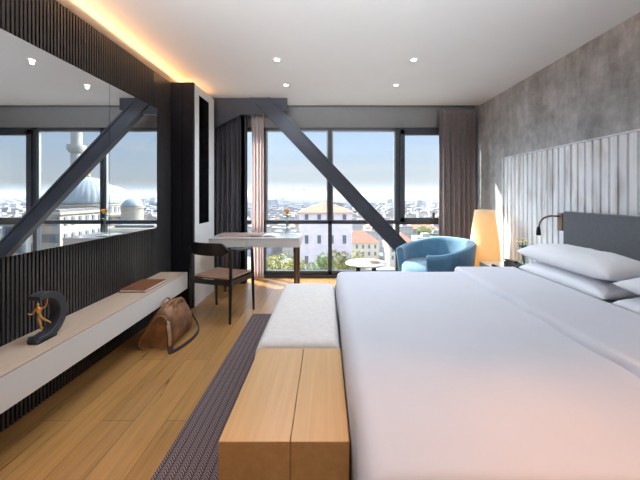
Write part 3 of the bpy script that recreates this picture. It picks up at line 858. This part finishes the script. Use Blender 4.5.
B().lathe([(0, .24), (.02, .245), (.03, .27), (.03, 1.0), (.02, 1.03), (0, 1.035)], (LX, LY, 0), 20).build('bulb', M['bulb'], fl, smooth=True)

# nightstand and small things
ns = thing('nightstand', 'low pale nightstand between the bed and the paper floor lamp', 'nightstand', (2.08, 3.52, 0))
B().box(1.82, 2.318, 3.26, 3.78, .12, .535).build('body', M['nightstand'], ns, bevel=.005)
B().box(1.81, 2.3185, 3.25, 3.79, .536, .556).build('nightstand_top', M['white_gloss'], ns, bevel=.003)
for a, c in ((.13, .325), (.335, .53)):
    B().box(1.806, 1.8195, 3.275, 3.765, a, c).build('drawer', M['nightstand'], ns, bevel=.003)
for x in (1.87, 2.27):
    for yy in (3.31, 3.73):
        B().box(x - .02, x + .02, yy - .02, yy + .02, .0005, .119).build('leg', M['black_wood'], ns)
ph = thing('telephone', 'black telephone standing on the nightstand', 'telephone', (1.98, 3.38, .556))
B().prism([(3.30, .5565), (3.47, .5565), (3.47, .63), (3.30, .595)], 1.93, 2.07, 'x').build('phone_body', M['black_plastic'], ph, bevel=.004)
B().box(1.935, 1.975, 3.29, 3.475, .632, .655).build('handset', M['black_plastic'], ph, bevel=.008)
tag(B().box(1.825, 1.865, 3.33, 3.53, .5565, .578).build('remote_control', M['black_plastic'], bevel=.004), 'slim black remote control on the nightstand edge', 'remote control')
tag(B().box(1.875, 1.925, 3.28, 3.50, .5565, .560).build('notepad', M['paper']), 'white notepad on the nightstand beside the telephone', 'notepad')
for x, yy, lab in ((2.035, 3.262, 'clear water tumbler on the nightstand nearest the pillows'), ):
    pass
bv = thing('bud_vase', 'small vase with pale yellow flowers on the nightstand', 'vase', (2.17, 3.50, .556))
B().lathe([(0, .001), (.035, .001), (.040, .05), (.025, .12), (.018, .16), (.022, .18), (.019, .18), (.015, .16), (.021, .12), (.035, .05), (0, .006)], (2.17, 3.50, .556), 24).build('vase_body', M['vase'], bv, smooth=True)
lf = B(); 
for k in range(7):
    a = k * 2 * PI / 7; leaf(lf, (2.17, 3.5, .556 + .18), (math.cos(a), math.sin(a), 1.1), .10, .02)
lf.build('leaf', M['green'], bv, smooth=True, solid=.001)
for k, (dx, dy, dz) in enumerate(((-.03, -.02, .30), (.015, .0, .27), (-.005, .03, .255), (-.055, .02, .26))):
    B().tube([(2.17, 3.5, .57), (2.17 + dx * .5, 3.5 + dy * .5, .70), (2.17 + dx, 3.5 + dy, .556 + dz)], .003, 6).build('stem', M['green'], bv)
    fb = B()
    for q in range(6):
        a = q * PI / 3; leaf(fb, (2.17 + dx, 3.5 + dy, .556 + dz), (math.cos(a), math.sin(a), .7), .045, .016)
    fb.build('bloom', M['lily'], bv, smooth=True, solid=.001)

# ------------------------------------------------------------------ outside
GZ = -36.0
gnd = B().box(-2500, 6500, 14, 6500, GZ - 1, GZ).build('ground', M['ground'])
struct(gnd)

def block_mesh(w, d, h, hip, name):
    b = B()
    b.box(-w / 2, w / 2, -d / 2, d / 2, 0, h)
    if hip:
        e = .6; rh = min(w, d) * .24
        if w >= d: rd = [(-(w - d) / 2, 0), ((w - d) / 2, 0)]
        else: rd = [(0, -(d - w) / 2), (0, (d - w) / 2)]
        W, D = w / 2 + e, d / 2 + e
        vs = [(-W, -D, h), (W, -D, h), (W, D, h), (-W, D, h), (rd[0][0], rd[0][1], h + rh), (rd[1][0], rd[1][1], h + rh)]
        if w >= d: fs = [(0, 1, 5, 4), (1, 2, 5), (2, 3, 4, 5), (3, 0, 4), (3, 2, 1, 0)]
        else: fs = [(0, 1, 4), (1, 2, 5, 4), (2, 3, 5), (3, 0, 4, 5), (3, 2, 1, 0)]
        b.add(vs, fs, 1)
    else:
        b.box(-w / 2 - .2, w / 2 + .2, -d / 2 - .2, d / 2 + .2, h, h + .5, 1)
        b.box(-w * .2, w * .1, -d * .2, d * .15, h + .5, h + 2.6, 0)
    return b
protos = []
rnd = random.Random(3)
for k in range(12):
    hip = k % 3 == 0
    w_, d_, h_ = rnd.uniform(9, 16), rnd.uniform(9, 15), rnd.choice([9.3, 12.4, 12.4, 15.5, 15.5])
    if hip: h_ = rnd.choice([6.2, 9.3, 9.3])
    me = block_mesh(w_, d_, h_, hip, 'p').build('apartment_block', [M['facade'], M['roof_tile'] if hip else M['roof_flat']])
    protos.append((me, w_, d_, h_, hip)); COL.objects.unlink(me)
# keep-out discs for the things built one by one: (x, y, r)
KEEP = []
cnt = 0; first = True
def in_view(x, y):
    r = x / y
    return -.235 < r < .37 or .50 < (x + 3.57) / y < 1.06
def placeable(x, y):
    return all((x - a) ** 2 + (y - b) ** 2 > r * r for a, b, r in KEEP)
KEEP += [(47, 73, 45), (0, 112, 45), (20, 190, 26), (44, 175, 26), (40, 256, 30), (76, 256, 32), (100, 84, 1)]
cells = []
yy = 200.0
while yy < 620:
    xx = -.3 * yy
    while xx < 1.1 * yy:
        jx, jy = xx + rnd.uniform(-2, 2), yy + rnd.uniform(-2, 2)
        if in_view(jx, jy) and placeable(jx, jy): cells.append((jx, jy))
        xx += 20
    yy += 20
cells.sort(key=lambda c: c[1])
GROUP = 'apartment blocks of the city outside'
near_cells, far_cells = cells[:290], cells[290:]
for (x, y) in near_cells:
    p, w_, d_, h_, hip = rnd.choice(protos)
    o = p.copy(); COL.objects.link(o); o.location = (x, y, GZ - rnd.choice([0, 0, 1.5, 3]))
    o.rotation_euler = (0, 0, rnd.choice([0, PI / 2, PI, 0]))
    tag(o, 'pale apartment block among many in the hazy city outside the window', 'building', GROUP)
ylast = near_cells[-1][1]
far = B()
def rise(y): return max(0, (y - 900) * .0042)
def fbox(x, y, s, h):
    z = GZ + rise(y)
    far.box(x - s / 2, x + s / 2, y - s / 2, y + s / 2, z - 12, z + h)
for (x, y) in far_cells: fbox(x, y, rnd.uniform(10, 15), rnd.uniform(7, 16))
d = 640.0
while d < 4200:
    step = 20 * (d / 640) ** .8
    x = -.3 * d
    while x < 1.12 * d:
        if rnd.random() < .85:
            fbox(x + rnd.uniform(-.4, .4) * step, d + rnd.uniform(-.4, .4) * step, step * rnd.uniform(.5, .75), rnd.uniform(6, 15) + (rnd.random() < .03) * 10)
        x += step
    d += step * 1.1
fo = far.build('far_city_blocks', M['city_far']); tag(fo, 'dense pale city running to the horizon outside the window', 'city', kind='stuff')
for k, (px, wd, hh) in enumerate(((288, 26, 62), (294, 34, 74), (299, 22, 58), (304, 30, 70), (309, 24, 62), (281, 22, 52))):
    Y = 3400; x = PX(px, Y)
    t = B().box(-wd / 2, wd / 2, -wd / 2, wd / 2, 0, hh).box(-wd * .3, wd * .3, -wd * .3, wd * .3, hh, hh + 8).build('tower_block', M['city_far'])
    t.location = (x, Y, GZ + rise(Y) + 22)
    tag(t, 'faint tower block on the far skyline beyond the desk', 'building', 'tower blocks on the skyline')

def windows_row(parent, x0, x1, n, y, z, w_, h_, mat, name='window', axis='y', t=.12):
    for k in range(n):
        c = x0 + (x1 - x0) * (k + .5) / n
        if axis == 'y': B().box(c - w_ / 2, c + w_ / 2, y - t, y + .02, z, z + h_).build(name, mat, parent)
        else: B().box(y - .02, y + t, c - w_ / 2, c + w_ / 2, z, z + h_).build(name, mat, parent)
def hip_roof(b, x0, x1, y0, y1, z, rh, e=.7):
    w, d = x1 - x0, y1 - y0
    cx, cy = (x0 + x1) / 2, (y0 + y1) / 2
    if w >= d: rd = [(cx - (w - d) / 2, cy), (cx + (w - d) / 2, cy)]
    else: rd = [(cx, cy - (d - w) / 2), (cx, cy + (d - w) / 2)]
    vs = [(x0 - e, y0 - e, z), (x1 + e, y0 - e, z), (x1 + e, y1 + e, z), (x0 - e, y1 + e, z), (*rd[0], z + rh), (*rd[1], z + rh)]
    fs = [(0, 1, 5, 4), (1, 2, 5), (2, 3, 4, 5), (3, 0, 4), (3, 2, 1, 0)] if w >= d else [(0, 1, 4), (1, 2, 5, 4), (2, 3, 5), (3, 0, 4, 5), (3, 2, 1, 0)]
    return b.add(vs, fs)
# lilac-pink house with orange roof just outside
def house(name, x0, x1, y0, y1, zt, wall, label, rh, nx, floors, ny=2, win_w=1.0, win_h=1.7, gap=3.6):
    h = thing(name, label, 'building', ((x0 + x1) / 2, (y0 + y1) / 2, GZ))
    B().box(x0, x1, y0, y1, GZ, zt).box(x0 - .25, x1 + .25, y0 - .25, y1 + .25, zt - .5, zt - .1).build('wall', wall, h)
    hip_roof(B(), x0, x1, y0, y1, zt, rh).build('roof', M['roof_tile'], h)
    for f in range(floors):
        z = zt - 3.2 - f * gap
        windows_row(h, x0 + .4, x1 - .4, nx, y0, z, win_w, win_h, M['win_dark'])
        windows_row(h, y0 + .4, y1 - .4, ny, x0, z, win_w, win_h, M['win_dark'], axis='x', t=-.12)
    return h
Y = 100
house('pink_house', PX(299, Y), PX(352, Y), Y, Y + 16, PZ(212.5, Y), M['pink'], 'lilac pink house with orange tiled roof just beyond the desk', 3.4, 4, 3, 3, 1.1, 2.6, 6.5)
Y = 184
house('cream_house', PX(341, Y), PX(379, Y), Y, Y + 16, PZ(243, Y), M['cream'], 'cream house with terracotta roof behind the side table', 6.4, 6, 2, 3, 1.2, 2.2, 4)
house('cream_house', PX(389, Y - 16), PX(420, Y - 16), Y - 16, Y + 2, PZ(246, Y - 16), M['cream'], 'cream house with terracotta roof behind the foot of the steel brace', 6.0, 5, 2, 3, 1.2, 2.2, 4)
Y = 248
house('tall_house', PX(366, Y), PX(390, Y), Y, Y + 16, PZ(228, Y), M['cream'], 'cream town house showing above the lower roofs behind the steel brace', 4.6, 5, 3, 3, 1.3, 2.2, 4)
house('tall_house', PX(406, Y), PX(440, Y), Y, Y + 16, PZ(229, Y), M['stone'], 'pale town house seen under the window handle', 4.2, 6, 3, 3, 1.3, 2.2, 4)

# trees
def tree_mesh(seed, mat):
    r = random.Random(seed)
    b = B(); blobs = [(r.uniform(-1.8, 1.8), r.uniform(-1.8, 1.8), r.uniform(3.5, 7.5), r.uniform(1.2, 2.2)) for _ in range(9)]
    for _ in range(2600):
        x, y, z, R_ = r.choice(blobs)
        d_ = Vector((r.gauss(0, 1), r.gauss(0, 1), r.gauss(0, 1))).normalized() * R_ * r.uniform(.55, 1) ** .5
        c = Vector((x, y, z)) + d_
        s = r.uniform(.12, .24); u_ = Vector((r.gauss(0, 1), r.gauss(0, 1), r.gauss(0, 1))).normalized(); v_ = u_.orthogonal().normalized()
        b.add([c - u_ * s, c + v_ * s * .6, c + u_ * s, c - v_ * s * .6], [(0, 1, 2, 3)])
    return b
tspots = [(279, 90, 1.6, 'crown'), (291, 78, 1.35, 'crown'), (268, 104, 1.8, 'crown'), (343, 92, 1.55, 'crown'), (330, 74, 1.1, 'crown2'), (316, 84, .9, 'crown2'), (307, 76, .8, 'crown2'), (357, 128, 1.7, 'crown'), (425, 212, 2.2, 'crown2'), (412, 140, 2.0, 'crown2')]
tl = ['olive tree under the left end of the desk view', 'olive tree seen below the vase', 'olive tree beside the sheer curtain', 'yellowish tree in front of the cream house', 'green tree by the window post in front of the pink house',
      'small green tree before the pink house wall', 'small round tree right of the desk leg', 'yellowish tree behind the round side table', 'green tree under the window handle', 'green tree behind the blue armchair']
for k, ((px, Y, s, mt), lab) in enumerate(zip(tspots, tl)):
    zt_ = {0: 249, 1: 251, 2: 252, 3: 246, 4: 252, 5: 258, 6: 264, 7: 250, 8: 222, 9: 240}[k]
    top = PZ(zt_, Y); x = PX(px, Y)
    t = thing('street_tree', lab, 'tree', (x, Y, GZ))
    hgt = top - GZ
    cb_ = tree_mesh(40 + k, None)
    o = cb_.build('crown', M[mt], t, local=True); o.scale = (s, s, s); o.location = (0, 0, hgt - 9.3 * s)
    B().tube([(0, 0, 0), (.1, 0, max(.5, hgt - 6 * s)), (0, .1, hgt - 3.2 * s)], [.4, .3, .1], 8).build('trunk', M['bark'], t, local=True, smooth=True)

# mosque-like domed building to the right of the hotel (seen in the mirror)
mq = thing('domed_mosque', 'pale stone mosque with grey ribbed domes reflected in the mirror', 'mosque', (48, 71, GZ))
def VX(px, Y): return -3.57 - (px - 326) * Y / F
def rotbox(b, cx, cy, w, d, z0, z1, ang):
    ca, sa = math.cos(ang), math.sin(ang)
    q = [(-w / 2, -d / 2), (w / 2, -d / 2), (w / 2, d / 2), (-w / 2, d / 2)]
    return b.prism([(cx + x * ca - y * sa, cy + x * sa + y * ca) for x, y in q], z0, z1, 'z')
ang = math.radians(-52)
dcx, dcy = VX(89, 70), 70.0
def dome_prof(R_, k=.93, n=14): return [(R_ * math.cos(a), R_ * k * math.sin(a)) for a in [PI / 2 * i / n for i in range(n + 1)]]
def facade(parent, cx, cy, w, d, z0, z1, name, mat, rows, nwin):
    b = rotbox(B(), cx, cy, w, d, z0, z1, ang); rotbox(b, cx, cy, w + .5, d + .5, z1 - .35, z1 + .1, ang)
    b.build(name, mat, parent)
    ca, sa = math.cos(ang), math.sin(ang)
    for side in (0, 1):
        L = w if side == 0 else d
        for rz, hh in rows:
            for k in range(nwin):
                s = -L / 2 + L * (k + .5) / nwin
                arch = [(-.55, 0), (.55, 0), (.55, hh - .5), (.38, hh - .12), (0, hh), (-.38, hh - .12), (-.55, hh - .5)]
                wb_ = B(); n = len(arch)
                def P(p, t):
                    lx, ly = (s + p[0], -d / 2 - t) if side == 0 else (-w / 2 - t, s + p[0])
                    return (cx + lx * ca - ly * sa, cy + lx * sa + ly * ca, rz + p[1])
                wb_.add([P(p, -.05) for p in arch] + [P(p, .06) for p in arch], [tuple(range(n)), tuple(range(n, 2 * n))] + [(i, (i + 1) % n, n + (i + 1) % n, n + i) for i in range(n)])
                wb_.build('window', M['win_dark'], parent)
facade(mq, dcx + 1, dcy + 1.5, 17, 17, GZ, -2.9, 'prayer_hall', M['stone'], [(-4.9, 1.5)], 8)
facade(mq, dcx - 1, dcy - 1.5, 24, 24, GZ, -5.4, 'gallery', M['stone'], [(-8.4, 1.9), (-11.6, 2.0), (-15.0, 2.2)], 11)
dr = B().lathe([(5.8, -2.9), (5.8, -1.0), (6.0, -.9), (6.0, -.7), (5.5, -.65)], (dcx, dcy, 0), 48)
dr.build('drum', M['stone'], mq, smooth='auto')
for k in range(24):
    a = k * 2 * PI / 24
    c_ = Vector((dcx + 5.75 * math.cos(a), dcy + 5.75 * math.sin(a), 0)); tv = Vector((-math.sin(a), math.cos(a), 0)); rv = Vector((math.cos(a), math.sin(a), 0))
    q = [c_ + tv * s * .38 + rv * o_ + Vector((0, 0, z)) for z in (-2.5, -1.2) for s, o_ in ((-1, 0), (1, 0), (1, .1), (-1, .1))]
    B().add(q, [(0, 1, 2, 3), (4, 5, 6, 7), (0, 1, 5, 4), (1, 2, 6, 5), (2, 3, 7, 6), (3, 0, 4, 7)]).build('window', M['win_dark'], mq)
B().lathe(dome_prof(5.5, 1.08), (dcx, dcy, -.7), 96, ribs=32, rib=.05).build('main_dome', M['lead'], mq, smooth=True)
B().lathe([(.05, 0), (.28, .15), (.28, .5), (.06, .75), (.2, 1.0), (.04, 1.25), (0, 1.9)], (dcx, dcy, 5.1), 12).build('finial', M['gold'], mq, smooth=True)
hx, hy = VX(107, 76), 76
B().lathe([(5.5, GZ), (5.5, -1.6), (5.7, -1.5), (5.7, -1.2)], (hx, hy, 0), 40).build('side_drum', M['stone'], mq, smooth='auto')
B().lathe(dome_prof(5.4), (hx, hy, -1.2), 80, ribs=28, rib=.05).build('side_dome', M['lead'], mq, smooth=True)
sx_, sy_ = VX(132.5, 66), 66
B().lathe([(2.0, GZ), (2.0, -1.5), (2.15, -1.4), (2.15, -1.1)], (sx_, sy_, 0), 24).build('turret', M['stone'], mq, smooth='auto')
B().lathe(dome_prof(1.95), (sx_, sy_, -1.1), 48, ribs=16, rib=.03).build('turret_dome', M['lead'], mq, smooth=True)
mn = thing('minaret', 'slender white minaret with a balcony reflected in the mirror', 'minaret', (VX(76.5, 82), 82, GZ))
c0 = (VX(76.5, 82), 82, 0)
B().lathe([(1.5, GZ), (1.5, 2), (1.28, 3), (1.28, 12.0), (1.6, 12.3)], c0, 20).build('shaft', M['marble'], mn, smooth='auto')
B().lathe([(1.5, 12.1), (2.1, 13.0), (2.1, 14.1), (1.95, 14.1), (1.95, 13.2), (1.1, 13.2)], c0, 20).build('balcony', M['marble'], mn, smooth='auto')
B().lathe([(1.22, 13.1), (1.22, 22), (1.4, 22.4), (1.4, 22.6)], c0, 20).build('upper_shaft', M['marble'], mn, smooth='auto')
B().lathe([(1.4, 22.6), (.9, 26), (.0, 31)], c0, 20).build('spire', M['lead'], mn, smooth=True)

# stone town buildings low in the mirror
def townhouse(pxa, pxb, Y, pyt, mat, label, nx, floors):
    xa, xb = VX(pxb, Y), VX(pxa, Y)
    h = thing('stone_building', label, 'building', ((xa + xb) / 2, Y + 5, GZ)); zt_ = PZ(pyt, Y)
    B().box(xa, xb, Y, Y + 9, GZ, zt_).box(xa - .3, xb + .3, Y - .3, Y + 9.3, zt_ - .4, zt_).build('wall', mat, h)
    B().box(xa + .5, xb - .5, Y + .5, Y + 8.5, zt_, zt_ + .3).build('roof', M['roof_flat'], h)
    for f in range(floors):
        windows_row(h, xa + .3, xb - .3, nx, Y, zt_ - 2.0 - f * 2.4, .55, 1.2, M['win_dark'])
        windows_row(h, Y + .3, Y + 8.7, 6, xa, zt_ - 2.0 - f * 2.4, .55, 1.2, M['win_dark'], axis='x', t=-.12)
townhouse(40, 60, 46, 212, M['stone'], 'white stone building behind the reflected diagonal brace', 5, 4)
townhouse(108, 156, 40, 228, M['cream'], 'low cream building along the mirror bottom edge', 9, 3)
townhouse(2, 26, 44, 221, M['marble'], 'white building at the window-far end of the reflected city', 7, 4)

hz = bpy.data.materials.new('city_haze'); hz.use_nodes = True; hz.node_tree.nodes.clear()
vo = hz.node_tree.nodes.new('ShaderNodeOutputMaterial'); vs_ = hz.node_tree.nodes.new('ShaderNodeVolumeScatter')
vs_.inputs['Color'].default_value = (.66, .74, .82, 1); vs_.inputs['Density'].default_value = .00042; vs_.inputs['Anisotropy'].default_value = .0
hz.node_tree.links.new(vs_.outputs[0], vo.inputs['Volume'])
ho = B().box(-2400, 6400, ylast + 26, 6400, GZ + .5, 26).build('haze', hz); tag(ho, 'thin pale haze hanging over the distant city', 'haze', kind='stuff')

# ------------------------------------------------------------------ sun and sky
sdir = Vector((1.3, -1.0, -1.2)).normalized()
sl = bpy.data.lights.new('sun', 'SUN'); sl.energy = 13.0; sl.color = (1, .93, .80); sl.angle = math.radians(.6)
so_ = bpy.data.objects.new('sun', sl); COL.objects.link(so_); so_.location = (-20, 30, 25)
so_.rotation_euler = sdir.to_track_quat('-Z', 'Y').to_euler()

wd = bpy.data.worlds.new('sky'); S.world = wd; wd.use_nodes = True
t = wd.node_tree; t.nodes.clear()
def nn(ty, **k):
    n = t.nodes.new(ty)
    for a, b in k.items(): setattr(n, a, b)
    return n
def mth(op, a, b=0.0):
    n = nn('ShaderNodeMath', operation=op)
    for i, v in enumerate((a, b)):
        if isinstance(v, bpy.types.NodeSocket): t.links.new(v, n.inputs[i])
        else: n.inputs[i].default_value = v
    return n.outputs[0]
tcw = nn('ShaderNodeTexCoord'); sep = nn('ShaderNodeSeparateXYZ'); t.links.new(tcw.outputs['Generated'], sep.inputs[0])
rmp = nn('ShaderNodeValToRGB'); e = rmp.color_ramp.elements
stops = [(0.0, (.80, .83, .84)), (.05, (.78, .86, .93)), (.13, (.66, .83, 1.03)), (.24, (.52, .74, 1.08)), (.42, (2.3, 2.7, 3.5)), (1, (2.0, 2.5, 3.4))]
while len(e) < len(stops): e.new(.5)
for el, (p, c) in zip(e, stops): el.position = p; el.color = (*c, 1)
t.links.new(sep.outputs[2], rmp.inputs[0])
# thin high cloud streaks
mp = nn('ShaderNodeMapping'); mp.inputs['Scale'].default_value = (1.6, 1.6, 14); t.links.new(tcw.outputs['Generated'], mp.inputs[0])
cn = nn('ShaderNodeTexNoise'); cn.inputs['Scale'].default_value = 1.5; cn.inputs['Detail'].default_value = 5; t.links.new(mp.outputs[0], cn.inputs['Vector'])
cr_ = nn('ShaderNodeValToRGB'); cr_.color_ramp.elements[0].position = .50; cr_.color_ramp.elements[1].position = .78; t.links.new(cn.outputs['Fac'], cr_.inputs[0])
mxc = nn('ShaderNodeMix', data_type='RGBA'); t.links.new(mth('MULTIPLY', cr_.outputs[0], .55), mxc.inputs[0]); t.links.new(rmp.outputs[0], mxc.inputs[6]); mxc.inputs[7].default_value = (.92, .93, .95, 1)
# broad bright aureole round the sun
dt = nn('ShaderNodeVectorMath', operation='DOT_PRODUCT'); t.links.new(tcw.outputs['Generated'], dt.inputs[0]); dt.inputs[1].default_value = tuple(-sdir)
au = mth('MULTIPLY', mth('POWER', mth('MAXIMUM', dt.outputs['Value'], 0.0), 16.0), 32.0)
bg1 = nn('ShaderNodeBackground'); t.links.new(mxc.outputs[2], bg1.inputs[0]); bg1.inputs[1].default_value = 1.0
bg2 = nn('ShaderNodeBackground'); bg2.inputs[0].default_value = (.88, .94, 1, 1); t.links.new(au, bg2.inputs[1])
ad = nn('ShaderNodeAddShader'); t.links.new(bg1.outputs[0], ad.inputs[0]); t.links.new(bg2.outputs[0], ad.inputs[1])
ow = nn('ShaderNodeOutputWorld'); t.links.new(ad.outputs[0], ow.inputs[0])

# ------------------------------------------------------------------ camera and view
cam = bpy.data.cameras.new('camera'); co = bpy.data.objects.new('camera', cam); COL.objects.link(co)
co.location = (0, 0, EYE); co.rotation_euler = (PI / 2, 0, 0)
cam.sensor_fit = 'HORIZONTAL'; cam.sensor_width = 36; cam.lens = 36 * F / 640
cam.shift_x = (320 - 326) / 640; cam.shift_y = (195 - 240) / 640
cam.clip_start = .05; cam.clip_end = 12000
S.camera = co
S.view_settings.view_transform = 'Standard'; S.view_settings.look = 'None'; S.view_settings.exposure = 0.0; S.view_settings.gamma = 1
S.view_settings.use_curve_mapping = False
S.cycles.max_bounces = 10; S.cycles.diffuse_bounces = 6; S.cycles.glossy_bounces = 5; S.cycles.transparent_max_bounces = 16
S.cycles.use_denoising = True; S.cycles.sample_clamp_indirect = 6.0
S.cycles.caustics_reflective = False; S.cycles.caustics_refractive = False
